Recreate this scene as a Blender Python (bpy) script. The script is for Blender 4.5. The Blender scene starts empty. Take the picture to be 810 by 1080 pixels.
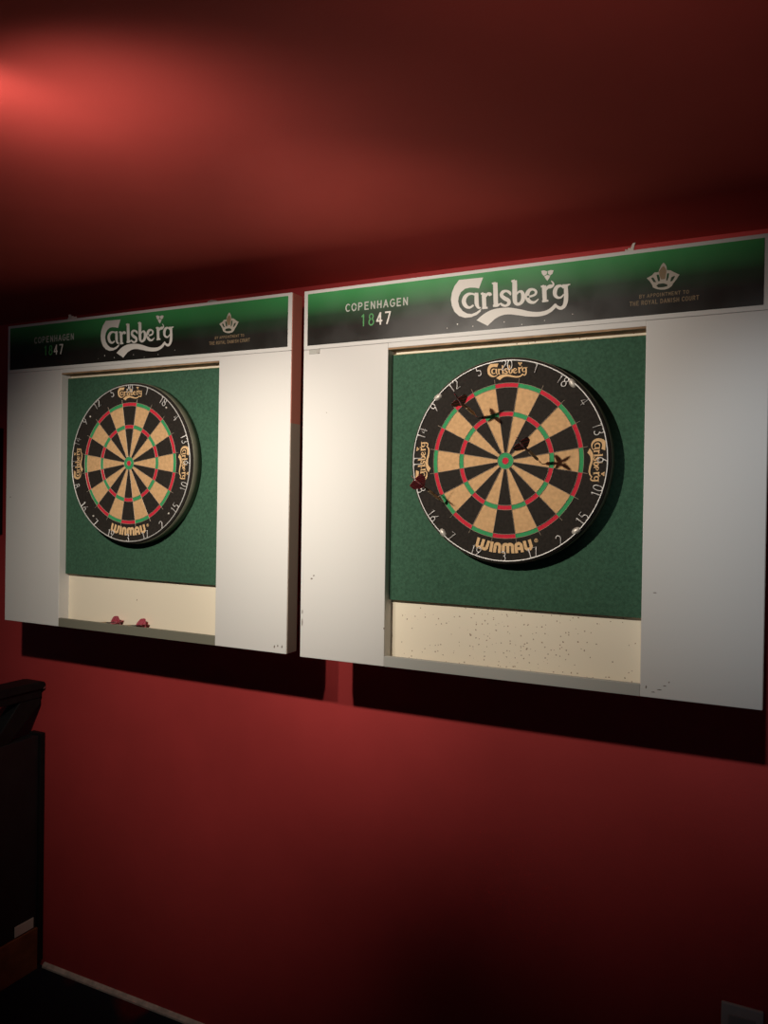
import bpy, math
from mathutils import Vector, Matrix
from mathutils.geometry import tessellate_polygon
PI = math.pi
sc = bpy.context.scene
col = sc.collection
ZF = 2.161            # height of the cabinets' top edge above the floor
WALL = 0.25           # red wall plane; the cabinets' fronts stand at y = 0
CEIL = ZF + 0.086
LOGO = [[(-7370,1717),(-7515,1792),(-7732,1908),(-7998,2034),(-8279,2133),(-8565,2202),(-8873,2255),(-9199,2276),(-9524,2236),(-9827,2127),(-10108,1967),(-10360,1760),(-10564,1511),(-10715,1220),(-10816,895),(-10858,543),(-10823,174),(-10692,-188),(-10493,-522),(-10254,-814),(-9989,-1053),(-9694,-1223),(-9385,-1320),(-9083,-1353),(-8784,-1332),(-8494,-1232),(-8228,-1080),(-8006,-932),(-7858,-835),(-8145,-455),(-8301,-546),(-8517,-678),(-8741,-786),(-8919,-818),(-9062,-779),(-9213,-701),(-9343,-598),(-9445,-485),(-9555,-332),(-9676,-128),(-9771,82),(-9820,252),(-9833,418),(-9820,624),(-9779,836),(-9718,1019),(-9633,1184),(-9510,1350),(-9362,1497),(-9211,1605),(-9037,1676),(-8814,1718),(-8570,1727),(-8349,1706),(-8148,1635),(-7942,1514),(-7753,1382),(-7614,1288)],
 [(-7773,2122),(-7783,1861),(-7798,1484),(-7810,1066),(-7809,686),(-7802,355),(-7792,24),(-7758,-309),(-7678,-632),(-7539,-928),(-7359,-1182),(-7160,-1387),(-6931,-1553),(-6661,-1613),(-6457,-1556),(-6326,-1481),(-6247,-1433),(-6330,-1219),(-6433,-1218),(-6565,-1217),(-6652,-1187),(-6647,-1148),(-6663,-1060),(-6708,-899),(-6748,-710),(-6776,-518),(-6797,-305),(-6812,-38),(-6824,271),(-6839,600),(-6861,973),(-6884,1385),(-6905,1762),(-6920,2025)],
 [(-6286,1491),(-5642,1463),(-5800,2046),(-6385,1856)],
 [(-6126,1851),(-6112,1540),(-6092,1092),(-6068,593),(-6041,126),(-6006,-332),(-5965,-810),(-5926,-1234),(-5900,-1530),(-4979,-1581),(-4989,-1287),(-5003,-865),(-5022,-390),(-5043,65),(-5073,531),(-5109,1029),(-5143,1476),(-5166,1788)],
 [(-5946,-1760),(-4643,-1741),(-4704,-1301),(-6007,-1319)],
 [(-5083,791),(-4985,896),(-4850,1045),(-4709,1174),(-4612,1221),(-4561,1200),(-4497,1166),(-4443,1127),(-4460,1125),(-4498,1166),(-4459,1134),(-4394,1047),(-4341,970),(-3715,1164),(-3732,1244),(-3765,1385),(-3857,1583),(-4065,1784),(-4312,1872),(-4535,1883),(-4764,1840),(-4983,1729),(-5144,1547),(-5261,1336),(-5352,1144),(-5413,1016)],
 [(-3720,3506),(-2878,3558),(-2985,3994),(-3810,3870)],
 [(-3521,3899),(-3505,3478),(-3482,2875),(-3455,2184),(-3426,1497),(-3391,752),(-3350,-73),(-3312,-822),(-3286,-1343),(-2263,-1420),(-2281,-901),(-2306,-154),(-2335,668),(-2365,1413),(-2399,2101),(-2438,2792),(-2473,3394),(-2498,3815)],
 [(-3437,-1497),(-3236,-1515),(-2937,-1545),(-2606,-1559),(-2302,-1523),(-2065,-1403),(-1901,-1240),(-1796,-1089),(-1726,-990),(-1874,-809),(-1997,-847),(-2165,-897),(-2340,-935),(-2495,-952),(-2705,-965),(-2993,-976),(-3279,-981),(-3480,-986)],
 [(678,672),(695,788),(719,967),(700,1201),(582,1447),(376,1632),(134,1768),(-129,1871),(-392,1944),(-660,1987),(-940,2001),(-1223,1971),(-1486,1869),(-1694,1686),(-1848,1449),(-1940,1162),(-1926,815),(-1766,488),(-1548,233),(-1319,21),(-1086,-177),(-816,-363),(-544,-515),(-349,-627),(-274,-682),(-242,-726),(-204,-814),(-184,-903),(-173,-953),(-207,-1026),(-327,-1136),(-488,-1228),(-628,-1272),(-752,-1253),(-901,-1182),(-1054,-1087),(-1179,-1011),(-1282,-954),(-1400,-870),(-1517,-770),(-1604,-694),(-1851,-832),(-1817,-933),(-1765,-1091),(-1667,-1282),(-1508,-1457),(-1307,-1583),(-1076,-1681),(-818,-1752),(-550,-1779),(-278,-1752),(-4,-1684),(258,-1570),(477,-1382),(599,-1114),(627,-823),(570,-517),(406,-199),(134,58),(-155,232),(-404,366),(-595,490),(-782,636),(-970,788),(-1094,904),(-1130,939),(-1133,969),(-1107,1071),(-1048,1186),(-990,1267),(-914,1335),(-772,1404),(-598,1447),(-440,1448),(-292,1388),(-139,1275),(-1,1148),(92,1065),(174,1006),(282,891),(386,749),(462,642)],
 [(722,3517),(1557,3569),(1412,4069),(619,3875)],
 [(890,3914),(898,3530),(908,2982),(923,2360),(943,1761),(959,1159),(973,510),(1006,-115),(1079,-643),(1212,-1046),(1406,-1350),(1634,-1557),(1888,-1710),(2190,-1793),(2475,-1790),(2695,-1763),(2831,-1748),(2667,-1107),(2526,-1129),(2343,-1162),(2198,-1171),(2136,-1141),(2104,-1079),(2078,-995),(2059,-862),(2031,-613),(2013,-180),(2014,400),(2021,1041),(2018,1653),(1998,2259),(1972,2881),(1946,3430),(1928,3813)],
 [(1771,-1436),(1949,-1498),(2218,-1595),(2546,-1674),(2892,-1662),(3187,-1520),(3419,-1318),(3605,-1077),(3744,-807),(3830,-501),(3865,-172),(3859,153),(3814,456),(3722,741),(3585,1007),(3407,1244),(3169,1443),(2882,1538),(2624,1530),(2406,1471),(2215,1379),(2066,1234),(1964,1062),(1895,909),(1848,809),(2107,639),(2176,727),(2270,848),(2372,951),(2463,993),(2575,1002),(2714,995),(2816,963),(2834,930),(2845,873),(2886,746),(2923,582),(2946,411),(2958,210),(2957,-27),(2939,-259),(2903,-452),(2846,-631),(2765,-811),(2675,-960),(2604,-1050),(2479,-1101),(2246,-1112),(1990,-1094),(1804,-1083)],
 [(4308,-301),(4513,-290),(4812,-276),(5139,-253),(5426,-215),(5663,-167),(5883,-107),(6090,-21),(6271,110),(6407,290),(6494,502),(6527,737),(6478,991),(6331,1216),(6133,1392),(5910,1534),(5676,1638),(5432,1707),(5167,1745),(4887,1737),(4611,1659),(4369,1505),(4162,1302),(3991,1062),(3868,791),(3802,491),(3785,173),(3814,-149),(3889,-460),(4017,-750),(4191,-1016),(4402,-1249),(4648,-1445),(4928,-1589),(5220,-1681),(5508,-1728),(5781,-1729),(6026,-1664),(6222,-1549),(6374,-1423),(6505,-1305),(6628,-1180),(6738,-1043),(6824,-923),(6883,-842),(6748,-708),(6665,-768),(6548,-851),(6414,-936),(6273,-1006),(6122,-1073),(5966,-1135),(5825,-1167),(5704,-1159),(5556,-1114),(5374,-1037),(5205,-940),(5085,-840),(4996,-730),(4912,-593),(4844,-444),(4798,-298),(4770,-130),(4759,71),(4766,274),(4788,446),(4827,609),(4891,781),(4969,932),(5043,1034),(5133,1103),(5273,1156),(5434,1177),(5573,1166),(5696,1109),(5820,1008),(5910,900),(5944,837),(5957,783),(5957,678),(5929,563),(5882,474),(5803,409),(5670,347),(5491,291),(5287,242),(5031,199),(4723,168),(4430,145),(4225,128)],
 [(7324,1611),(8068,1604),(7920,2166),(7232,1964)],
 [(7526,2023),(7539,1717),(7558,1279),(7581,787),(7607,322),(7640,-144),(7680,-636),(7717,-1076),(7742,-1382),(8636,-1436),(8626,-1132),(8612,-695),(8594,-205),(8573,259),(8545,723),(8511,1215),(8479,1653),(8457,1958)],
 [(7654,-1634),(9011,-1560),(8937,-1136),(7580,-1209)],
 [(8523,789),(8618,890),(8751,1031),(8892,1159),(9002,1221),(9078,1216),(9179,1198),(9325,1190),(9482,1213),(9621,1267),(9773,1342),(9945,1444),(10099,1588),(10188,1765),(10218,1945),(10204,2126),(10144,2310),(10020,2482),(9860,2638),(9710,2767),(9609,2855),(9485,2746),(9563,2637),(9676,2484),(9775,2327),(9818,2212),(9819,2131),(9806,2046),(9773,1983),(9736,1968),(9679,1991),(9560,2024),(9391,2051),(9223,2047),(9090,2017),(8942,1968),(8756,1883),(8569,1742),(8430,1545),(8331,1327),(8259,1131),(8211,1000)],
 [(12376,1074),(12274,1197),(12121,1387),(11918,1595),(11659,1755),(11368,1819),(11075,1823),(10782,1771),(10510,1650),(10288,1452),(10121,1208),(10001,944),(9926,670),(9899,380),(9918,79),(9981,-218),(10096,-501),(10273,-747),(10489,-936),(10716,-1074),(10943,-1169),(11171,-1222),(11401,-1234),(11625,-1203),(11838,-1122),(12024,-966),(12180,-768),(12305,-583),(12389,-459),(12164,-265),(12057,-372),(11909,-525),(11749,-665),(11612,-741),(11489,-764),(11348,-766),(11213,-740),(11100,-688),(10999,-602),(10904,-486),(10835,-364),(10800,-257),(10779,-127),(10769,51),(10775,239),(10798,410),(10838,579),(10898,757),(10969,911),(11037,1019),(11135,1112),(11286,1201),(11450,1263),(11571,1286),(11690,1246),(11854,1120),(12015,964),(12134,852)],
 [(11957,1309),(12092,1285),(12291,1246),(12530,1217),(12780,1222),(13035,1283),(13293,1379),(13519,1476),(13674,1542),(13603,1747),(13428,1737),(13179,1722),(12913,1711),(12692,1712),(12502,1726),(12298,1750),(12110,1776),(11973,1795)],
 [(12246,1569),(12260,1254),(12280,805),(12299,306),(12308,-161),(12312,-606),(12312,-1058),(12301,-1474),(12271,-1818),(12224,-2094),(12163,-2332),(12089,-2529),(12010,-2677),(11931,-2770),(11849,-2827),(11754,-2862),(11655,-2879),(11550,-2874),(11428,-2841),(11296,-2785),(11175,-2722),(11028,-2610),(10846,-2430),(10673,-2242),(10550,-2107),(10264,-2281),(10342,-2441),(10456,-2680),(10606,-2946),(10792,-3180),(11011,-3350),(11242,-3470),(11485,-3548),(11728,-3581),(11965,-3567),(12199,-3505),(12427,-3385),(12626,-3208),(12797,-2989),(12949,-2730),(13077,-2421),(13171,-2060),(13220,-1640),(13234,-1179),(13229,-707),(13217,-248),(13193,238),(13153,751),(13111,1205),(13084,1519)],
 [(-5854,5306),(-6780,2964),(-7674,3208),(-8921,3381),(-10094,3250),(-11028,2613),(-11566,1634),(-11707,538),(-11371,-680),(-10566,-1719),(-9456,-2415),(-8360,-2592),(-7278,-2255),(-6130,-1561),(-6350,-2270),(-7267,-2915),(-8505,-3277),(-9991,-3287),(-11418,-2748),(-12545,-1678),(-13244,-235),(-13467,1237),(-13251,2739),(-12636,4157),(-11546,5406)],
 [(-7249,-4089),(-6944,-3857),(-6509,-3521),(-6015,-3162),(-5533,-2859),(-5076,-2622),(-4607,-2412),(-4127,-2235),(-3635,-2095),(-3133,-1997),(-2619,-1937),(-2094,-1908),(-1559,-1899),(-1008,-1909),(-444,-1942),(124,-2000),(688,-2082),(1247,-2197),(1805,-2339),(2361,-2498),(2916,-2657),(3469,-2829),(4021,-3016),(4572,-3192),(5120,-3333),(5676,-3437),(6237,-3517),(6783,-3566),(7292,-3576),(7760,-3553),(8196,-3497),(8609,-3399),(9004,-3248),(9410,-2996),(9812,-2665),(10162,-2344),(10406,-2124),(10909,-2664),(10716,-2868),(10440,-3164),(10120,-3480),(9794,-3745),(9471,-3947),(9130,-4121),(8767,-4266),(8381,-4384),(7968,-4472),(7532,-4531),(7072,-4563),(6588,-4569),(6071,-4545),(5524,-4492),(4964,-4418),(4408,-4331),(3854,-4223),(3295,-4094),(2740,-3960),(2198,-3839),(1667,-3726),(1142,-3615),(634,-3523),(152,-3468),(-299,-3452),(-724,-3468),(-1132,-3517),(-1532,-3598),(-1918,-3710),(-2288,-3853),(-2656,-4033),(-3032,-4255),(-3457,-4567),(-3913,-4951),(-4323,-5315),(-4610,-5566)],
 [(7295,5170),(7868,5243),(8659,4938),(8526,4321),(7887,4044),(7521,4509)],
 [(8729,5000),(9367,5135),(10008,4988),(9806,4312),(9314,4019),(8811,4358)],
 [(7960,3965),(8600,4172),(9315,3949),(9041,3349),(8692,2897),(8327,3360)]]
CROWN = [[(-3130, -101), (-2076, 439), (-1636, 898), (-865, 892), (-752, 1388), (-517, 1869), (-283, 2349), (74, 2686), (444, 2260), (653, 1728), (704, 1088), (1467, 955), (2113, 499), (3155, -85), (2536, -1022), (1990, -1676), (1680, -2232), (1067, -2629), (366, -2764), (-441, -2698), (-1255, -2440), (-1871, -2097), (-2169, -1340), (-2588, -696)], [(-2311, -131), (-1864, -54), (-1487, -735), (-1237, -1104), (-1766, -1044)], [(-1262, 387), (-857, 424), (-604, -199), (-551, -926), (-915, -970)], [(755, 406), (1156, 443), (1089, -351), (859, -1001), (619, -1016)], [(1610, -411), (2204, -185), (2287, -405), (1782, -1189), (1384, -1271)], [(-1266, -1823), (-866, -1485), (143, -1470), (832, -1758), (878, -2144), (-45, -2254), (-854, -2208)]]
JEWEL = [(-691, 150), (-786, 1010), (-392, 1642), (85, 2050), (496, 1493), (668, 838), (521, 10), (412, -654), (-354, -652)]

# ---------------------------------------------------------------- materials
MATS = {}
def mat(name, rgb, rough=0.6, metal=0.0, noise=0.0, nscale=40.0, bump=0.0, bscale=300.0, spec=0.5):
    if name in MATS: return MATS[name]
    m = bpy.data.materials.new(name); m.use_nodes = True
    nt = m.node_tree; b = nt.nodes['Principled BSDF']
    b.inputs['Roughness'].default_value = rough
    b.inputs['Metallic'].default_value = metal
    b.inputs['Specular IOR Level'].default_value = spec
    b.inputs['Base Color'].default_value = (*rgb, 1)
    tc = nt.nodes.new('ShaderNodeTexCoord')
    if noise:
        n = nt.nodes.new('ShaderNodeTexNoise'); n.inputs['Scale'].default_value = nscale
        n.inputs['Detail'].default_value = 6
        nt.links.new(tc.outputs['Object'], n.inputs['Vector'])
        r = nt.nodes.new('ShaderNodeValToRGB')
        r.color_ramp.elements[0].position = 0.3; r.color_ramp.elements[1].position = 0.7
        r.color_ramp.elements[0].color = (*[c*(1-noise) for c in rgb], 1)
        r.color_ramp.elements[1].color = (*[min(1, c*(1+noise)) for c in rgb], 1)
        nt.links.new(n.outputs['Fac'], r.inputs['Fac'])
        nt.links.new(r.outputs['Color'], b.inputs['Base Color'])
    if bump:
        n2 = nt.nodes.new('ShaderNodeTexNoise'); n2.inputs['Scale'].default_value = bscale
        n2.inputs['Detail'].default_value = 4
        nt.links.new(tc.outputs['Object'], n2.inputs['Vector'])
        bp = nt.nodes.new('ShaderNodeBump'); bp.inputs['Strength'].default_value = bump
        bp.inputs['Distance'].default_value = 0.002
        nt.links.new(n2.outputs['Fac'], bp.inputs['Height'])
        nt.links.new(bp.outputs['Normal'], b.inputs['Normal'])
    MATS[name] = m
    return m

def speck(name, rgb, dot, scale, size, keep, rough=0.5, centre=None):
    """paint with sparse small specks: pin holes and chips"""
    m = mat(name, rgb, rough)
    nt = m.node_tree; b = nt.nodes['Principled BSDF']
    tc = nt.nodes.new('ShaderNodeTexCoord')
    nz = nt.nodes.new('ShaderNodeTexNoise'); nz.inputs['Scale'].default_value = 90
    mx0 = nt.nodes.new('ShaderNodeVectorMath'); mx0.operation = 'MULTIPLY_ADD'
    mx0.inputs[1].default_value = (0.006, 0.006, 0.006)
    nt.links.new(tc.outputs['Object'], nz.inputs['Vector'])
    nt.links.new(nz.outputs['Color'], mx0.inputs[0]); nt.links.new(tc.outputs['Object'], mx0.inputs[2])
    v = nt.nodes.new('ShaderNodeTexVoronoi'); v.inputs['Scale'].default_value = scale
    nt.links.new(mx0.outputs[0], v.inputs['Vector'])
    lt = nt.nodes.new('ShaderNodeMath'); lt.operation = 'LESS_THAN'; lt.inputs[1].default_value = size
    nt.links.new(v.outputs['Distance'], lt.inputs[0])
    sp = nt.nodes.new('ShaderNodeSeparateColor'); nt.links.new(v.outputs['Color'], sp.inputs[0])
    kp = nt.nodes.new('ShaderNodeMath'); kp.operation = 'LESS_THAN'; kp.inputs[1].default_value = keep
    nt.links.new(sp.outputs[0], kp.inputs[0])
    if centre:      # most dart holes lie under the middle of the board
        sx = nt.nodes.new('ShaderNodeSeparateXYZ'); nt.links.new(tc.outputs['Object'], sx.inputs[0])
        d = nt.nodes.new('ShaderNodeMath'); d.operation = 'SUBTRACT'; d.inputs[1].default_value = centre[0]
        nt.links.new(sx.outputs[0], d.inputs[0])
        ab = nt.nodes.new('ShaderNodeMath'); ab.operation = 'ABSOLUTE'; nt.links.new(d.outputs[0], ab.inputs[0])
        mr = nt.nodes.new('ShaderNodeMapRange'); mr.inputs[1].default_value = 0; mr.inputs[2].default_value = centre[1]
        mr.inputs[3].default_value = keep; mr.inputs[4].default_value = 0
        nt.links.new(ab.outputs[0], mr.inputs[0]); nt.links.new(mr.outputs[0], kp.inputs[1])
    mu = nt.nodes.new('ShaderNodeMath'); mu.operation = 'MULTIPLY'
    nt.links.new(lt.outputs[0], mu.inputs[0]); nt.links.new(kp.outputs[0], mu.inputs[1])
    mx = nt.nodes.new('ShaderNodeMix'); mx.data_type = 'RGBA'
    mx.inputs['A'].default_value = (*rgb, 1); mx.inputs['B'].default_value = (*dot, 1)
    nt.links.new(mu.outputs[0], mx.inputs['Factor'])
    nt.links.new(mx.outputs['Result'], b.inputs['Base Color'])
    return m

WHITE = speck('white_paint', (.62, .61, .59), (.25, .2, .16), 14, .045, .10, .5)
CREAM_R = speck('cream_pitted', (.86, .77, .61), (.34, .24, .17), 150, .22, .5, .6, (.54, .34))
CREAM_L = speck('cream_paint', (.86, .77, .61), (.2, .12, .08), 16, .05, .18, .6)
GREY_EDGE = mat('grey_edge_paint', (.40, .40, .37), .6)
OLIVE_EDGE = mat('olive_edge_paint', (.17, .165, .125), .65)
FELT = mat('green_felt', (.045, .108, .068), .95, noise=.2, nscale=150, bump=.5, bscale=700, spec=.1)
FELT_EDGE = mat('felt_board_edge', (.48, .38, .22), .9, noise=.3, nscale=80)
RAW = mat('raw_wood', (.32, .2, .11), .8, noise=.3, nscale=30)
RED = mat('red_wall_paint', (.44, .042, .042), .62, noise=.05, nscale=6, bump=.12, bscale=250, spec=.3)
REDC = mat('red_ceiling_paint', (.46, .060, .047), .75, noise=.05, nscale=5, bump=.15, bscale=300, spec=.2)
SISAL = mat('sisal_cream', (.60, .37, .185), .9, noise=.14, nscale=120, spec=.1)
SBLACK = mat('sisal_black', (.022, .018, .015), .85, noise=.3, nscale=160, spec=.2)
SRED = mat('sisal_red', (.56, .022, .045), .8, noise=.12, nscale=200, spec=.2)
SGREEN = mat('sisal_green', (.04, .30, .11), .8, noise=.12, nscale=200, spec=.2)
BAND = mat('dull_steel_band', (.17, .17, .12), .55, .3, noise=.2, nscale=20)
WIRE = mat('bright_wire', (.72, .70, .68), .4, .25)
SPIDER = mat('spider_wire', (.42, .34, .26), .5, .3)
CLIP = mat('clip_metal', (.62, .58, .52), .45, .4, noise=.4, nscale=150)
PRINT_W = mat('print_white', (.66, .635, .59), .5)
PRINT_G = mat('print_green', (.06, .27, .08), .5)
PRINT_GREY = mat('print_silver', (.42, .44, .40), .5)
PRINT_GOLD = mat('print_gold', (.22, .155, .085), .5)
PRINT_PALE = mat('print_pale_silver', (.42, .38, .32), .5)
PRINT_CREAM = mat('print_cream', (.70, .46, .24), .85, noise=.12, nscale=200, spec=.1)
STEEL = mat('dart_steel', (.5, .48, .45), .35, .9)
BRASS = mat('dart_brass', (.42, .31, .19), .5, .5)
SHAFT = mat('dart_shaft_black', (.02, .018, .018), .5)
DARK = mat('black_timber', (.009, .008, .008), .55, noise=.3, nscale=25, spec=.2)
PANEL = mat('dark_panel', (.008, .010, .011), .5, noise=.3, nscale=12)
PLINTH = mat('brown_plinth', (.20, .06, .022), .6, noise=.35, nscale=18)
PALE = mat('pale_plate', (.62, .54, .46), .5)
PAPER = mat('torn_paper', (.6, .56, .5), .8, noise=.3, nscale=60)
SOCK = mat('socket_plastic', (.55, .53, .50), .4)
LATCH = mat('latch_grey', (.40, .39, .36), .5, .3)
MARK = mat('dark_scuff', (.16, .13, .11), .8)
TRIM = mat('grey_trim', (.62, .5, .43), .6, noise=.25, nscale=40)

def sign_mat():
    m = mat('sign_print', (.01, .01, .01), .38)
    nt = m.node_tree; b = nt.nodes['Principled BSDF']
    tc = nt.nodes.new('ShaderNodeTexCoord'); s = nt.nodes.new('ShaderNodeSeparateXYZ')
    nt.links.new(tc.outputs['Generated'], s.inputs[0])
    r = nt.nodes.new('ShaderNodeValToRGB'); cr = r.color_ramp
    cr.elements[0].position = .30; cr.elements[0].color = (.013, .012, .010, 1)
    cr.elements[1].position = 1.0; cr.elements[1].color = (.045, .29, .085, 1)
    e = cr.elements.new(.55); e.color = (.013, .042, .018, 1)
    e = cr.elements.new(.76); e.color = (.03, .165, .052, 1)
    nt.links.new(s.outputs['Z'], r.inputs['Fac'])
    nz = nt.nodes.new('ShaderNodeTexNoise'); nz.inputs['Scale'].default_value = 9; nz.inputs['Detail'].default_value = 5
    nt.links.new(tc.outputs['Object'], nz.inputs['Vector'])
    rr = nt.nodes.new('ShaderNodeMapRange'); rr.inputs[1].default_value = .35; rr.inputs[2].default_value = .7
    rr.inputs[3].default_value = .30; rr.inputs[4].default_value = .52
    nt.links.new(nz.outputs['Fac'], rr.inputs[0]); nt.links.new(rr.outputs[0], b.inputs['Roughness'])
    nt.links.new(r.outputs['Color'], b.inputs['Base Color'])
    return m
SIGN = sign_mat()

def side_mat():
    """cabinet side: grey board, its upper third coloured red"""
    m = mat('cabinet_side_two_tone', (.3, .26, .22), .7)
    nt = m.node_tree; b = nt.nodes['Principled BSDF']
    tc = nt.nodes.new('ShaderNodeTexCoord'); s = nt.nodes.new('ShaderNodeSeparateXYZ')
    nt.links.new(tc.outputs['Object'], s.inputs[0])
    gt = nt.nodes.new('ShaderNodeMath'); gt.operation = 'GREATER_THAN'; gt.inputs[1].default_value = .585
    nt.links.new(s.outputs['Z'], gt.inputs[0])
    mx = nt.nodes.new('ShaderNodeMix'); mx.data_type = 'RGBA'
    mx.inputs['A'].default_value = (.50, .42, .33, 1); mx.inputs['B'].default_value = (.72, .27, .19, 1)  # grey below, red above one level edge
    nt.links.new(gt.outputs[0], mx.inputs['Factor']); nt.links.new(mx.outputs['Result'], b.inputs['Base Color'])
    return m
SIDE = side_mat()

def flight_mat(name, ground, stripe, pale, scale, rot, dark=(.03, .02, .05)):
    m = mat(name, ground, .45)
    nt = m.node_tree; b = nt.nodes['Principled BSDF']
    tc = nt.nodes.new('ShaderNodeTexCoord'); mp = nt.nodes.new('ShaderNodeMapping')
    mp.inputs['Rotation'].default_value = rot
    w = nt.nodes.new('ShaderNodeTexWave'); w.inputs['Scale'].default_value = scale
    nt.links.new(tc.outputs['Object'], mp.inputs['Vector']); nt.links.new(mp.outputs[0], w.inputs['Vector'])
    r = nt.nodes.new('ShaderNodeValToRGB'); cr = r.color_ramp; cr.interpolation = 'CONSTANT'
    cr.elements[0].position = 0; cr.elements[0].color = (*ground, 1)
    cr.elements[1].position = .42; cr.elements[1].color = (*pale, 1)
    e = cr.elements.new(.60); e.color = (*dark, 1); e = cr.elements.new(.78); e.color = (*stripe, 1)
    nt.links.new(w.outputs['Fac'], r.inputs['Fac']); nt.links.new(r.outputs['Color'], b.inputs['Base Color'])
    tl = nt.nodes.new('ShaderNodeBsdfTranslucent'); mxs = nt.nodes.new('ShaderNodeMixShader'); mxs.inputs[0].default_value = .45
    nt.links.new(r.outputs['Color'], tl.inputs['Color']); nt.links.new(b.outputs[0], mxs.inputs[1]); nt.links.new(tl.outputs[0], mxs.inputs[2])
    nt.links.new(mxs.outputs[0], nt.nodes['Material Output'].inputs['Surface'])      # thin plastic lets light through
    return m
FLIGHT_D = flight_mat('flight_dark_red', (.03, .022, .03), (.42, .03, .05), (.50, .34, .30), 34, (.5, .6, .78))
FLIGHT_R = flight_mat('flight_bright_red', (.52, .05, .10), (.62, .09, .14), (.90, .66, .68), 34, (.5, .6, .78), (.42, .03, .08))

def carpet_mat():
    m = mat('dark_carpet', (.012, .013, .02), .95, spec=.1)
    nt = m.node_tree; b = nt.nodes['Principled BSDF']
    tc = nt.nodes.new('ShaderNodeTexCoord'); n = nt.nodes.new('ShaderNodeTexNoise')
    n.inputs['Scale'].default_value = 3.2; n.inputs['Detail'].default_value = 1
    nt.links.new(tc.outputs['Object'], n.inputs['Vector'])
    r = nt.nodes.new('ShaderNodeValToRGB'); cr = r.color_ramp
    cr.elements[0].position = .52; cr.elements[0].color = (.014, .015, .022, 1)
    cr.elements[1].position = .60; cr.elements[1].color = (.10, .012, .014, 1)
    nt.links.new(n.outputs['Fac'], r.inputs['Fac']); nt.links.new(r.outputs['Color'], b.inputs['Base Color'])
    n2 = nt.nodes.new('ShaderNodeTexNoise'); n2.inputs['Scale'].default_value = 400
    nt.links.new(tc.outputs['Object'], n2.inputs['Vector'])
    bp = nt.nodes.new('ShaderNodeBump'); bp.inputs['Strength'].default_value = .6; bp.inputs['Distance'].default_value = .004
    nt.links.new(n2.outputs['Fac'], bp.inputs['Height']); nt.links.new(bp.outputs['Normal'], b.inputs['Normal'])
    return m
CARPET = carpet_mat()

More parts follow.
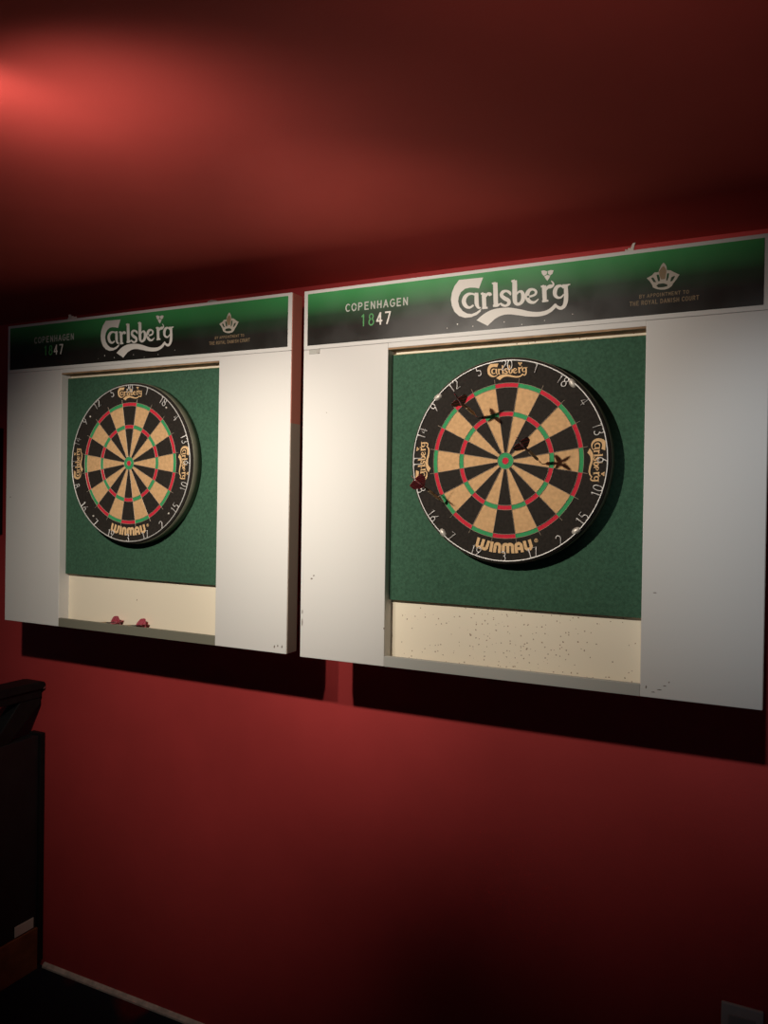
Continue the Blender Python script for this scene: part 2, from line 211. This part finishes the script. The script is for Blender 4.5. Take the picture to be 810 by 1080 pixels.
# ---------------------------------------------------------------- mesh helpers
class MB:
    def __init__(s): s.v = []; s.f = []; s.m = []
    def add(s, vs, fs, mi=0):
        o = len(s.v); s.v += [tuple(v) for v in vs]
        for f in fs: s.f.append(tuple(i+o for i in f)); s.m.append(mi)
    def box(s, x0, x1, y0, y1, z0, z1, mi=0):
        vs = [(x, y, z) for x in (x0, x1) for y in (y0, y1) for z in (z0, z1)]
        s.add(vs, [(0,1,3,2), (4,6,7,5), (0,4,5,1), (2,3,7,6), (0,2,6,4), (1,5,7,3)], mi)
    def prism(s, poly, y0, y1, axis='y', mi=0):
        """poly of 2-D points extruded along y (points are x,z) or x (points are y,z)"""
        n = len(poly)
        P = (lambda a, b, d: (a, d, b)) if axis == 'y' else (lambda a, b, d: (d, a, b))
        vs = [P(a, b, y0) for a, b in poly] + [P(a, b, y1) for a, b in poly]
        fs = [tuple(range(n)), tuple(range(2*n-1, n-1, -1))] + [(i, i+n, (i+1) % n+n, (i+1) % n) for i in range(n)]
        s.add(vs, fs, mi)
    def flat(s, loops, y, mi=0):
        """thin printed shape in the x,z plane at depth y, with holes"""
        ls = [[Vector((a, b, 0)) for a, b in l] for l in loops]
        tris = tessellate_polygon(ls)
        vs = [(p.x, y, p.y) for l in ls for p in l]
        fs = []
        for t in tris:
            a, b, c = [vs[i] for i in t]
            cr = (b[0]-a[0])*(c[2]-a[2])-(b[2]-a[2])*(c[0]-a[0])
            if abs(cr) < 1e-14: continue
            fs.append(t if cr > 0 else (t[0], t[2], t[1]))
        s.add(vs, fs, mi)
    def ribbon(s, pts, w, y, closed=False, mi=0):
        """stroke of width w along 2-D points in the x,z plane"""
        if not closed:
            for i in range(1, len(pts)-1):
                a, b = Vector(pts[i])-Vector(pts[i-1]), Vector(pts[i+1])-Vector(pts[i])
                if a.length > 0 and b.length > 0 and a.angle(b) > .8:
                    s.ribbon(pts[:i+1], w, y, False, mi); s.ribbon(pts[i:], w, y-2e-6, False, mi); return
        n = len(pts)
        L, R = [], []
        for i, (x, z) in enumerate(pts):
            a = pts[i-1] if (i or closed) else pts[0]
            b = pts[(i+1) % n] if (i < n-1 or closed) else pts[-1]
            dx, dz = b[0]-a[0], b[1]-a[1]; d = math.hypot(dx, dz) or 1
            ex = (dx/d*w*.35, dz/d*w*.35)
            if closed or 0 < i < n-1: ex = (0, 0)
            elif i == 0: ex = (-ex[0], -ex[1])
            nx, nz = -dz/d*w/2, dx/d*w/2
            L.append((x+nx+ex[0], y, z+nz+ex[1])); R.append((x-nx+ex[0], y, z-nz+ex[1]))
        m = n if closed else n-1
        s.add(L+R, [(i, i+n, (i+1) % n+n, (i+1) % n) for i in range(m)], mi)
    def tube(s, pts, r, k=6, closed=False, mi=0):
        pts = [Vector(p) for p in pts]; n = len(pts); vs = []
        up = None
        for i, p in enumerate(pts):
            a = pts[i-1] if (i or closed) else pts[0]
            b = pts[(i+1) % n] if (i < n-1 or closed) else pts[-1]
            t = (b-a).normalized()
            ref = Vector((0, 1, 0)) if abs(t.y) < .9 else Vector((1, 0, 0))
            u = t.cross(ref).normalized(); v = t.cross(u)
            for j in range(k):
                q = 2*PI*j/k; vs.append(p+u*r*math.cos(q)+v*r*math.sin(q))
        fs = []
        for i in range(n if closed else n-1):
            for j in range(k):
                a, b = i*k, ((i+1) % n)*k
                fs.append((a+j, a+(j+1) % k, b+(j+1) % k, b+j))
        if not closed: fs += [tuple(range(k)), tuple(range((n-1)*k, n*k))[::-1]]
        s.add(vs, fs, mi)
    def lathe(s, prof, k=64, axis='y', mi=0):
        """profile of (radius, along) revolved about the y or z axis"""
        vs = []; fs = []; n = len(prof)
        for i in range(k):
            q = 2*PI*i/k; c, d = math.sin(q), math.cos(q)
            for r, h in prof:
                vs.append((r*c, h, r*d) if axis == 'y' else (r*c, r*d, h))
        for i in range(k):
            a, b = i*n, ((i+1) % k)*n
            for j in range(n-1): fs.append((a+j, a+j+1, b+j+1, b+j))
        s.add(vs, fs, mi)
    def build(s, name, mats, parent=None, bevel=0, smooth=False, label=None):
        me = bpy.data.meshes.new(name); me.from_pydata(s.v, [], s.f)
        for m in (mats if isinstance(mats, (list, tuple)) else [mats]): me.materials.append(m)
        for p, mi in zip(me.polygons, s.m): p.material_index = mi; p.use_smooth = smooth
        me.validate(); me.update()
        o = bpy.data.objects.new(name, me); col.objects.link(o)
        if parent: o.parent = parent
        if bevel:
            b = o.modifiers.new('bevel', 'BEVEL'); b.width = bevel; b.segments = 2; b.limit_method = 'ANGLE'
        if label: o['label'] = label
        return o

def tag(o, label, cat, group=None):
    o['label'] = label; o['category'] = cat
    if group: o['group'] = group
    return o
def thing(name, label, cat, loc, group=None):
    o = bpy.data.objects.new(name, None); col.objects.link(o); o.location = loc; o.empty_display_size = .1
    return tag(o, label, cat, group)
def copy_tree(o, parent=None):
    c = o.copy(); col.objects.link(c)
    if parent: c.parent = parent
    for ch in [q for q in list(bpy.data.objects) if q.parent == o]: copy_tree(ch, c)
    return c

# ---------------------------------------------------------------- stroke lettering
def arc(cx, cy, rx, ry, a0, a1, n=10):
    return [(cx+rx*math.cos(math.radians(a0+(a1-a0)*i/n)), cy+ry*math.sin(math.radians(a0+(a1-a0)*i/n))) for i in range(n+1)]
G = {   # strokes in a box 0.6 wide, 1 high
 'A': [[(0,0),(.3,1),(.6,0)], [(.12,.34),(.48,.34)]],
 'B': [[(.05,0),(.05,1),(.3,1)]+arc(.3,.76,.24,.24,90,-90)+[(.05,.52)], [(.3,.52)]+arc(.3,.26,.28,.26,90,-90)+[(.05,0)]],
 'C': [arc(.34,.5,.32,.5,50,310,16)],
 'D': [[(.05,0),(.05,1),(.25,1)]+arc(.25,.5,.34,.5,90,-90,14)+[(.05,0)]],
 'E': [[(.55,1),(.07,1),(.07,0),(.55,0)], [(.07,.52),(.46,.52)]],
 'G': [arc(.34,.5,.32,.5,50,350,16)+[(.63,.46),(.40,.46)]],
 'H': [[(.05,0),(.05,1)], [(.55,0),(.55,1)], [(.05,.5),(.55,.5)]],
 'I': [[(.3,0),(.3,1)]],
 'L': [[(.07,1),(.07,0),(.55,0)]],
 'M': [[(0,0),(.04,1),(.3,.3),(.56,1),(.6,0)]],
 'N': [[(.05,0),(.05,1),(.55,0),(.55,1)]],
 'O': [arc(.3,.5,.32,.5,0,360,20)],
 'P': [[(.06,0),(.06,1),(.3,1)]+arc(.3,.74,.26,.26,90,-90)+[(.06,.48)]],
 'R': [[(.06,0),(.06,1),(.3,1)]+arc(.3,.74,.26,.26,90,-90)+[(.06,.48)], [(.28,.48),(.58,0)]],
 'S': [arc(.3,.75,.25,.25,30,270,9)+arc(.3,.25,.27,.25,90,-150,9)],
 'T': [[(0,1),(.6,1)], [(.3,1),(.3,0)]],
 'U': [[(.05,1),(.05,.3)]+arc(.3,.28,.25,.28,180,360,10)+[(.55,1)]],
 'Y': [[(0,1),(.3,.5),(.6,1)], [(.3,.5),(.3,0)]],
 '0': [arc(.3,.5,.26,.5,0,360,18)],
 '1': [[(.16,.84),(.34,1),(.34,0)]],
 '2': [arc(.3,.72,.25,.28,160,-20,9)+[(.06,0),(.56,0)]],
 '3': [arc(.28,.76,.23,.24,150,-80,9)+arc(.28,.26,.26,.26,80,-150,9)],
 '4': [[(.42,0),(.42,1),(.04,.3),(.58,.3)]],
 '5': [[(.52,1),(.12,1),(.1,.58)]+arc(.28,.3,.26,.3,110,-140,10)],
 '6': [[(.46,1),(.16,.5)]+arc(.3,.28,.25,.28,150,510,18)],
 '7': [[(.05,1),(.55,1),(.22,0)]],
 '8': [arc(.3,.77,.21,.23,-90,270,14), arc(.3,.27,.26,.27,90,450,16)],
 '9': [[(.14,0),(.44,.5)]+arc(.3,.72,.25,.28,-30,330,18)],
}
def text_strokes(s, w, gap=.32):
    """strokes of a line of lettering, scaled so that its box is w wide and 1 high"""
    out = []; x = 0
    for ch in s:
        if ch == ' ': x += .45; continue
        adv = .24 if ch == 'I' else .6
        off = -.18 if ch == 'I' else 0
        for st in G[ch]: out.append([(x+off+a, b) for a, b in st])
        x += adv+gap
    x -= gap
    return [[(a/x*w, b) for a, b in st] for st in out]

# ---------------------------------------------------------------- room
def struct(o): o['kind'] = 'structure'; return o
m = MB(); m.box(-1.6, 3.3, WALL, WALL+.12, 0, CEIL+.1); struct(m.build('wall_back', RED))
m = MB(); m.box(-1.6, 3.3, -3.4, WALL, -.1, 0); struct(m.build('floor', CARPET))
m = MB(); m.box(-1.6, 3.3, -3.4, WALL, CEIL, CEIL+.1); struct(m.build('ceiling', REDC))
m = MB(); m.prism([(WALL, 0), (WALL-.012, 0), (WALL-.012, .006), (WALL-.006, .013), (WALL, .015)], -.1, 3.3, 'x')
struct(m.build('baseboard_back', TRIM))

# ---------------------------------------------------------------- dartboard cabinets
H = .914; W = 1.046; DP = .046; NX0, NX1 = .235, .82
def cabinet(label, loc, rot, pitted, worn):
    t = thing('dartboard_cabinet', label, 'dartboard cabinet', loc, 'dartboard cabinets on the red wall')
    t.rotation_euler = (0, rot, 0)
    z = lambda d: H+d       # depth below the top edge -> local height
    m = MB(); m.box(0, NX0, 0, DP, 0, z(-.1465)); m.build('left_side_panel', WHITE, t, .0012)
    m = MB(); m.box(NX1, W, 0, DP, 0, z(-.1465)); m.build('right_side_panel', WHITE, t, .0012)
    m = MB(); m.box(W, W+.0008, .0025, DP, .0015, H-.001); m.build('side_facing', SIDE, t, label='grey cabinet side, red on its upper third')
    m = MB(); m.box(0, W, 0, DP, z(-.146), H); m.build('header', WHITE, t, .0012)
    m = MB(); m.box(NX0, NX1, .0006, .018, z(-.158), z(-.1462)); m.build('niche_rail', WHITE, t, .0008)
    m = MB(); m.box(NX0, NX1, .001, DP, z(-.1625), z(-.1582)); m.build('niche_soffit', RAW, t, label='bare brown wood strip under the header')
    m = MB(); m.box(NX0, NX1, 0, .011, 0, .025); m.box(NX0, NX1, .011, .038, 0, .010)
    m.build('tray', GREY_EDGE if pitted else OLIVE_EDGE, t, .0008, label='grey lip and floor of the dart tray')
    m = MB(); m.box(NX0, NX1, .038, DP, 0, z(-.1625)); m.build('back_panel', CREAM_R if pitted else CREAM_L, t, label='cream back board, peppered with dart holes' if pitted else 'cream back board, nearly clean')
    m = MB(); m.box(NX0+.0005, NX1-.0005, .0255, .038, z(-.757), z(-.170)); m.box(NX0+.0005, NX1-.0005, .0245, .0255, z(-.7570), z(-.1715), 1)
    m.build('felt_panel', [FELT_EDGE, FELT], t, label='green felt covered board with raw edges')
    for x0, x1 in ((.25, .31), (.74, .80)):
        m = MB(); m.box(x0, x1, DP, WALL-.001, z(-.62), z(-.2)); m.build('wall_spacer', DARK, t)
    if worn:
        m = MB(); m.box(.017, .040, -.002, 0, z(-.158), z(-.147)); m.box(.040, .047, -.0035, 0, z(-.158), z(-.146), 1)
        m.build('latch_plate', [GREY_EDGE, LATCH], t, .0006)
        # chips and scuffs along the door edges
        sp = [(.006,-.80,.003,.012),(.006,-.826,.003,.022),(.032,-.716,.007,.004),(.038,-.708,.005,.004),(.2345,-.823,.004,.006),
              (.832,-.893,.003,.007),(.846,-.902,.008,.002),(.858,-.896,.010,.002),(.868,-.887,.007,.002),(.876,-.879,.003,.003),(.846,-.70,.008,.002)]
        nm = 'paint_chip'
    else:
        sp = [(1.01,-.898,.004,.008),(1.02,-.895,.004,.006),(1.033,-.896,.004,.008),(.02,-.53,.006,.003)]
        nm = 'paint_chip'
    for x, zz, w, h in sp:
        m = MB(); m.prism([(x-w/2, z(zz)-h*.3), (x, z(zz)-h/2), (x+w/2, z(zz)), (x+w*.1, z(zz)+h/2), (x-w*.4, z(zz)+h*.2)], -.0003, 0)
        m.build(nm, MARK, t)
    # printed sign
    m = MB(); m.box(.0115, 1.0345, -.0012, 0, z(-.1365), z(-.0085)); s = m.build('sign_panel', SIGN, t, label='green to black printed brewery sign with white script')
    Y = -.0015
    m = MB()
    for i, P in enumerate(LOGO): m.flat([[(.528+a*1e-5, z(-.0725)+b*1e-5) for a, b in P]], Y-i*6e-6)
    m.build('printed_script', PRINT_W, s)
    m = MB(); m.flat([[(.851+a*1e-5, z(-.0605)+b*1e-5) for a, b in P] for P in CROWN], Y)
    m.build('printed_crown', PRINT_PALE, s)
    m = MB(); m.flat([[(.851+a*1e-5, z(-.0605)+b*1e-5) for a, b in JEWEL]], Y-2e-5)
    m.build('crown_jewel', PRINT_GOLD, s)
    def line(txt, x0, w, zb, h, sw, mt, name, gap=.32):
        m = MB()
        for i, st in enumerate(text_strokes(txt, w, gap)): m.ribbon([(x0+a, z(zb)+b*h) for a, b in st], sw, Y-i*4e-6)
        m.build(name, mt, s)
    line('COPENHAGEN', .120, .165, -.0615, .0165, .0030, PRINT_GREY, 'printed_place_name', .34)
    line('18', .161, .036, -.1005, .0265, .0034, PRINT_G, 'printed_year_digits')
    line('47', .204, .037, -.1005, .0265, .0040, PRINT_W, 'printed_year_digits')
    line('BY APPOINTMENT TO', .806, .094, -.1005, .0065, .0012, PRINT_GOLD, 'printed_caption')
    line('THE ROYAL DANISH COURT', .787, .132, -.1145, .0080, .0014, PRINT_GOLD, 'printed_caption')
    # pin holes and flecks along the lower edge of the sign
    for x, zz, r in ((.41,-.118,.0016),(.447,-.126,.0013),(.52,-.123,.0012),(.56,-.132,.0011),(.61,-.128,.0011),(.67,-.12,.001),(.385,-.125,.001)):
        m = MB(); m.flat([[(x+r*math.cos(q*PI/3), z(zz)+r*math.sin(q*PI/3)) for q in range(6)]], Y)
        m.build('sign_chip', PRINT_W, s)
    return t
A1, A2 = -.00271, .00271
def bl(x, z, a): return (x+H*math.sin(a), 0, ZF+z-H*math.cos(a))
cabL = cabinet('left white dartboard cabinet, farther away, with two red dart flights in its tray', bl(0, 0, A1), -A1, False, False)
cabR = cabinet('right white dartboard cabinet, nearer, with a grey latch plate below its sign', bl(1.08187, -.00501, A2), -A2, True, True)

# ---------------------------------------------------------------- dartboards
NUM = [20,1,18,4,13,6,10,15,2,17,3,19,7,16,8,11,14,9,12,5]
def dartboard(label, loc):
    t = thing('dartboard', label, 'dartboard', loc, 'dartboards hung in the cabinets')
    m = MB(); m.lathe([(.170, 0), (.2215, 0), (.2240, .0015), (.2250, .004), (.2250, .0355), (.222, .0395), (.001, .0395)], 120)
    m.build('board_body', SBLACK, t)
    m = MB(); m.lathe([(.2251, .0055), (.2262, .0058), (.2262, .0348), (.2251, .0352)], 120); m.build('rim_band', BAND, t, smooth=True, label='dull steel band round the edge')
    m = MB()
    def sector(r0, r1, a0, a1, mi, n=4):
        q = [math.radians(a0+(a1-a0)*i/n) for i in range(n+1)]
        vs = [(r0*math.sin(a), 0, r0*math.cos(a)) for a in q]+[(r1*math.sin(a), 0, r1*math.cos(a)) for a in q]
        m.add(vs, [(i, i+n+1, i+n+2, i+1) for i in range(n)], mi)
    for k in range(20):
        a0, a1 = k*18-9, k*18+9; odd = k % 2
        sector(.0001, .0075, a0, a1, 2); sector(.0075, .0180, a0, a1, 3)
        sector(.0180, .0975, a0, a1, 0 if odd else 1); sector(.0975, .1075, a0, a1, 3 if odd else 2)
        sector(.1075, .1605, a0, a1, 0 if odd else 1); sector(.1605, .1700, a0, a1, 3 if odd else 2)
    m.build('playing_face', [SISAL, SBLACK, SRED, SGREEN], t, label='cream and black segments with red and green double and treble rings')
    m = MB()
    for r in (.0075, .018, .0975, .1075, .1605, .170):
        m.tube([(r*math.sin(q*PI/60), -.0006, r*math.cos(q*PI/60)) for q in range(120)], .00060, 4, True)
    for k in range(20):
        a = math.radians(k*18-9); m.tube([(r*math.sin(a), -.0007, r*math.cos(a)) for r in (.018, .180)], .00065, 4)
    m.build('spider', SPIDER, t, label='thin wire web dividing the segments')
    m = MB(); m.tube([(.2190*math.sin(q*PI/60), -.0022, .2190*math.cos(q*PI/60)) for q in range(120)], .0014, 6, True)
    ring = m.build('number_ring', WIRE, t, smooth=True, label='bright wire ring carrying the numerals')
    for k, nv in enumerate(NUM):
        a = math.radians(k*18); d = Vector((math.sin(a), math.cos(a))); up = d if (k <= 5 or k >= 15) else -d
        rt = Vector((up.y, -up.x)); hh = .0205; c = d*(.2190-hh/2)
        s = str(nv); m = MB(); w = .0115*len(s)+.002*(len(s)-1)
        for i, ch in enumerate(s):
            for st in G[ch]:
                pts = [c+rt*(-w/2+i*.0135+(gx/.6)*.0115)+up*((gy-.5)*hh) for gx, gy in st]
                m.tube([(q.x, -.0022, q.y) for q in pts], .00115, 5)
        m.build('numeral', WIRE, ring, smooth=True)
    for x, zz in ((-.162, .146), (.143, .162), (.157, -.148), (-.144, -.162)):
        m = MB(); m.lathe([(.0005, -.0045), (.0035, -.004), (.0058, -.0015), (.0062, 0)], 12); c = m.build('ring_clip', CLIP, t, smooth=True)
        c.location = (x*1.0, 0, zz*1.0); c.rotation_euler = (0, math.atan2(x, zz)+.3, 0); c.scale = (1.75, 1.2, 1.1)
    # printed marks
    def script(ang, name):
        a = math.radians(ang); d = Vector((math.sin(a), math.cos(a))); rt = Vector((d.y, -d.x)); m = MB(); k = .335e-5
        for i, P in enumerate(LOGO):
            pts = [rt*(u*k)+d*(.1955+v*k) for u, v in P]; m.flat([[(q.x, q.y) for q in pts]], -.0004-i*5e-6)
        m.build(name, PRINT_CREAM, t)
    script(0, 'printed_script'); script(90, 'printed_script'); script(-90, 'printed_script')
    fat = {'W': (1.25, [[(0,1),(.06,.2)]+arc(.33,.2,.27,.16,180,330,6)+[(.6,1)], [(.6,1),(.6,.25)]+arc(.86,.2,.26,.16,190,350,6)+[(1.2,1)]]),
           'I': (.1, [[(.05,0),(.05,1)]]), 'N': (.6, [[(.05,0),(.05,.7)]+arc(.3,.7,.25,.24,180,0,8)+[(.55,0)]]),
           'M': (1.05, [[(.05,0),(.05,.7)]+arc(.28,.72,.24,.22,180,0,8)+[(.52,.05)], [(.52,.6)]+arc(.78,.72,.24,.22,170,0,8)+[(1.02,0)]]),
           'A': (.7, [[(.05,0),(.05,.65)]+arc(.34,.68,.29,.27,180,0,8)+[(.63,0)], [(.1,.36),(.6,.36)]]),
           'U': (.7, [[(.05,1),(.05,.35)]+arc(.34,.32,.29,.27,180,360,8)+[(.63,1)]])}
    tot = sum(fat[c][0]+.30 for c in 'WINMAU')-.30; x = 0; m = MB(); n = 0; span = .126
    for ch in 'WINMAU':
        for st in fat[ch][1]:
            pts = []
            for gx, gy in st:
                ph = ((x+gx)/tot-.5)*span/.192; r = .2000-gy*.0185
                pts.append((r*math.sin(ph), -r*math.cos(ph)))
            m.ribbon(pts, .0068, -.0004-n*6e-6); n += 1
        x += fat[ch][0]+.30
    m.ribbon([(.0715+.0035*math.cos(q*PI/8), -.1715+.0035*math.sin(q*PI/8)) for q in range(16)], .0012, -.0004, True)
    m.ribbon([(.0705+.0022*a, -.1730+.003*b) for a, b in G['P'][0]], .0009, -.00045); m.ribbon([(.0705+.0022*a, -.1730+.003*b) for a, b in G['R'][1]], .0009, -.00046)
    m.build('printed_maker_name', PRINT_CREAM, t)
    return t
FACE = -.015
bR = dartboard('right dartboard on green felt, with three darts stuck in its face', (1.615, FACE, ZF-.4333))
bL = copy_tree(bR)
for c in bpy.data.objects:
    if c.parent == bL and c.name.startswith('ring_clip'): c.scale = (.5, .6, .5); c.location = (c.location.x*.93, 0, c.location.z*.93)
bL.location = (.5211, FACE, ZF-.43025)
bL['label'] = 'left dartboard with no darts in it and its grey steel rim lit'

# ---------------------------------------------------------------- darts
def dart(label, tip, tail, roll, flight, group):
    tip, tail = Vector(tip), Vector(tail); ax = (tail-tip).normalized()
    t = thing('dart', label, 'dart', tip-ax*.004, group)
    q = Vector((0, 0, 1)).rotation_difference(ax); t.rotation_mode = 'QUATERNION'
    from mathutils import Quaternion
    t.rotation_quaternion = q @ Quaternion((0, 0, 1), roll)
    m = MB(); m.lathe([(.0001, 0), (.0010, .006), (.0011, .034)], 10, 'z'); m.build('point', STEEL, t, smooth=True)
    pr = [(.0001, .0318), (.0022, .032), (.0032, .036)]
    for i in range(9): pr += [(.0034, .038+i*.0042), (.0034, .0402+i*.0042), (.0029, .0406+i*.0042), (.0029, .0418+i*.0042)]
    pr += [(.0033, .077), (.0024, .080), (.0001, .0801)]
    m = MB(); m.lathe(pr, 14, 'z'); m.build('barrel', BRASS, t)
    m = MB(); m.lathe([(.0001, .0799), (.0021, .080), (.0024, .084), (.0018, .09), (.0018, .108), (.0022, .114), (.0001, .1142)], 12, 'z'); m.build('shaft', SHAFT, t, smooth=True)
    m = MB()
    for k in range(4):
        a = k*PI/2; c, s = math.cos(a), math.sin(a); nx, ny = -s*.0002, c*.0002
        P = [(.0016, .099), (.0060, .101), (.0170, .114), (.0185, .119), (.0185, .131), (.0165, .1345), (.0016, .1360)]
        vs = [(r*c+nx, r*s+ny, h) for r, h in P]+[(r*c-nx, r*s-ny, h) for r, h in P]; n = len(P)
        m.add(vs, [tuple(range(n)), tuple(range(2*n-1, n-1, -1))]+[(i, i+n, (i+1) % n+n, (i+1) % n) for i in range(n)])
    m.build('flight', flight, t, label='red patterned flight')
    return t
gd = 'darts stuck in the right dartboard'
dart('dart with a bright red flight, overlapping the left rim of the right dartboard', (1.477, FACE, ZF-.531), (1.452, -.13, ZF-.479), .75, FLIGHT_R, gd)
dart('dark red dart at the upper left of the right board, beneath the numeral 12', (1.552, FACE, ZF-.338), (1.550, -.13, ZF-.314), .6, FLIGHT_D, gd)
dart('dark red dart nearest the bullseye of the right board', (1.697, FACE, ZF-.441), (1.684, -.13, ZF-.406), .6, FLIGHT_D, gd)
gt = 'darts lying in the tray of the left cabinet'
dart('dart lying in the left cabinet tray, the left of its two red flights', (.330, .0245, ZF-.9025), (.462, .0192, ZF-.8852), .12, FLIGHT_R, gt)
dart('dart lying in the left cabinet tray, the right of its two red flights', (.428, .0175, ZF-.9025), (.560, .0192, ZF-.8852), -.1, FLIGHT_R, gt)

# ---------------------------------------------------------------- dark timber counter at the left edge
t = thing('timber_counter', 'dark timber counter with top rail and diagonal brace against the wall at far left', 'counter', (-.14, -.2, 0))
def P(m): # world coordinates -> local
    m.v = [(a+.14, b+.2, c) for a, b, c in m.v]; return m
zr = ZF-1.17
m = MB(); m.prism([(WALL-.004, zr-.002), (WALL-.010, zr+.004), (WALL-.03, zr+.007), (-1.0, zr+.007), (-1.0, zr-.020), (WALL-.012, zr-.020), (WALL-.004, zr-.014)], -.19, -.105, 'x'); P(m).build('top_rail', DARK, t, .003)
m = MB(); m.box(-.175, -.116, -.98, WALL-.012, zr-.052, zr-.021); P(m).build('rail_moulding', DARK, t, .004)
m = MB(); m.prism([(WALL-.012, zr-.053), (WALL-.012, zr-.075), (.09, ZF-1.372), (.06, ZF-1.372), (.075, zr-.145), (.155, zr-.053)], -.17, -.12, 'x'); P(m).build('diagonal_brace', DARK, t, .003)
m = MB(); m.box(-.16, -.116, -1.0, .228, .145, ZF-1.352); P(m).build('front_panel', PANEL, t, .002)
m = MB(); m.box(-.165, -.108, .229, WALL-.001, .025, ZF-1.345); P(m).build('corner_post', DARK, t, .002)
m = MB(); m.box(-.16, -.110, -1.0, .228, 0, .144); P(m).build('plinth', PLINTH, t, .002)
m = MB(); m.box(-.1155, -.113, .138, .213, .149, .185); P(m).build('kick_plate', PALE, t, .001, label='pale plate above the plinth')
m = MB(); m.box(-.117, -.105, WALL-.014, WALL-.005, zr-.022, zr-.010); P(m).build('rail_end_cap', STEEL, t, .002, label='small bright metal cap')

# dark framed board on the wall, cut by the left edge of the photo
t = thing('wall_board', 'black board hung on the red wall at the far left edge, behind the left cabinet', 'board', (-.60, WALL, ZF-.665))
m = MB(); m.box(-.24, .24, -.012, -.001, .02, .36); m.build('board', PANEL, t)
m = MB()
m.box(-.262, -.24, -.02, -.001, 0, .38); m.box(.24, .262, -.02, -.001, 0, .38); m.box(-.24, .24, -.02, -.001, 0, .02); m.box(-.24, .24, -.02, -.001, .36, .38)
m.build('frame', DARK, t)

# wall socket at the lower right
t = thing('wall_socket', 'grey-white socket plate low on the red wall at bottom right', 'socket', (2.1015, WALL, ZF-1.722))
m = MB(); m.box(-.043, .043, -.009, -.0005, 0, .086); m.build('plate', SOCK, t, .003)
m = MB(); m.box(-.027, .027, -.0125, -.009, .012, .064); m.build('rocker', mat('socket_rocker', (.36, .35, .33), .4), t, .002)

# paper scraps and tape left on the tops of the cabinets
m = MB(); m.prism([(-.016, 0), (.012, 0), (.0145, .012), (.019, .026), (.009, .024), (.003, .008), (-.004, .010), (-.007, .004), (-.015, .007)], -.002, .002)
o = m.build('paper_scrap', PAPER, None); o.location = (1.866, .006, ZF-.0022); o.scale = (.6, 1, .6); tag(o, 'torn white paper scrap standing on top of the right cabinet', 'scrap', 'scraps left above the cabinets')
m = MB(); m.prism([(-.022, 0), (.0, 0), (.012, .0), (.012, .005), (.004, .004), (-.002, .008), (-.008, .006), (-.012, .013), (-.020, .012), (-.017, .006)], -.002, .002)
o = m.build('paper_scrap', PAPER, None); o.location = (.275, .006, ZF+.0007); tag(o, 'small crumpled scrap on the left end of the left cabinet top', 'scrap', 'scraps left above the cabinets')
m = MB(); m.prism([(-.026, 0), (-.010, .004), (.006, .001), (.024, -.004), (.025, -.0015), (.008, .006), (-.012, .009), (-.025, .006)], -.0012, 0)
o = m.build('tape_strip', PAPER, None); o.location = (.600, WALL, CEIL-.013); tag(o, 'thin pale strip of torn tape on the wall above the left cabinet', 'tape', 'scraps left above the cabinets')

# ---------------------------------------------------------------- lights
def spot(name, loc, aim, W_, size, blend, colr, rad=.018):
    l = bpy.data.lights.new(name, 'SPOT'); l.energy = W_; l.spot_size = math.radians(size); l.spot_blend = blend
    l.color = colr; l.shadow_soft_size = rad
    o = bpy.data.objects.new(name, l); col.objects.link(o); o.location = loc
    o.rotation_euler = (Vector(aim)-Vector(loc)).to_track_quat('-Z', 'Y').to_euler(); return o
WARM = (1, .91, .78)
spot('spot_lamp', (1.00, -1.08, ZF-.14), (.68, 0, ZF-.66), 56, 74, 1, WARM)
spot('spot_lamp', (1.215, -1.08, ZF-.14), (1.42, 0, ZF-.41), 50, 77, 1, WARM)
spot('spot_lamp', (2.10, -1.08, ZF-.14), (2.25, 0, ZF-.55), 14, 49, 1, (.88, .95, 1))
spot('spot_spill', (1.05, -.95, ZF-.03), (.92, -.62, ZF+.40), 1.25, 130, .8, (1, .84, .78), .02)
spot('spot_spill', (1.20, -.93, ZF-.20), (1.14, -.40, ZF+.19), 4.2, 132, 1, (1, .84, .78), .02)
spot('spot_spill', (2.00, -1.00, ZF-.24), (1.90, -.60, ZF+.19), 1.0, 150, 1, (1, .84, .74), .02)
w = bpy.data.worlds.new('room_glow'); sc.world = w; w.use_nodes = True
w.node_tree.nodes['Background'].inputs[0].default_value = (.55, .72, 1, 1)
w.node_tree.nodes['Background'].inputs[1].default_value = .022

# ---------------------------------------------------------------- camera
f, yaw, pitch, roll = 829.14, .45988, -.01199, .01611
cy, sy, cp, sp_ = math.cos(yaw), math.sin(yaw), math.cos(pitch), math.sin(pitch)
fw = Vector((-sy*cp, cy*cp, sp_)); r0 = Vector((cy, sy, 0)); u0 = r0.cross(fw)
r = r0*math.cos(roll)+u0*math.sin(roll); u = -r0*math.sin(roll)+u0*math.cos(roll)
cam = bpy.data.cameras.new('camera'); cam.sensor_fit = 'VERTICAL'; cam.sensor_height = 36; cam.lens = f/1080*36; cam.clip_start = .05
co = bpy.data.objects.new('camera', cam); col.objects.link(co)
M = Matrix((r, u, -fw)).transposed().to_4x4(); M.translation = Vector((2.14184, -1.6725, ZF-.52872)); co.matrix_world = M
sc.camera = co
v = sc.view_settings; v.view_transform = 'Standard'; v.look = 'None'; v.gamma = 1; v.exposure = 0; v.use_curve_mapping = False
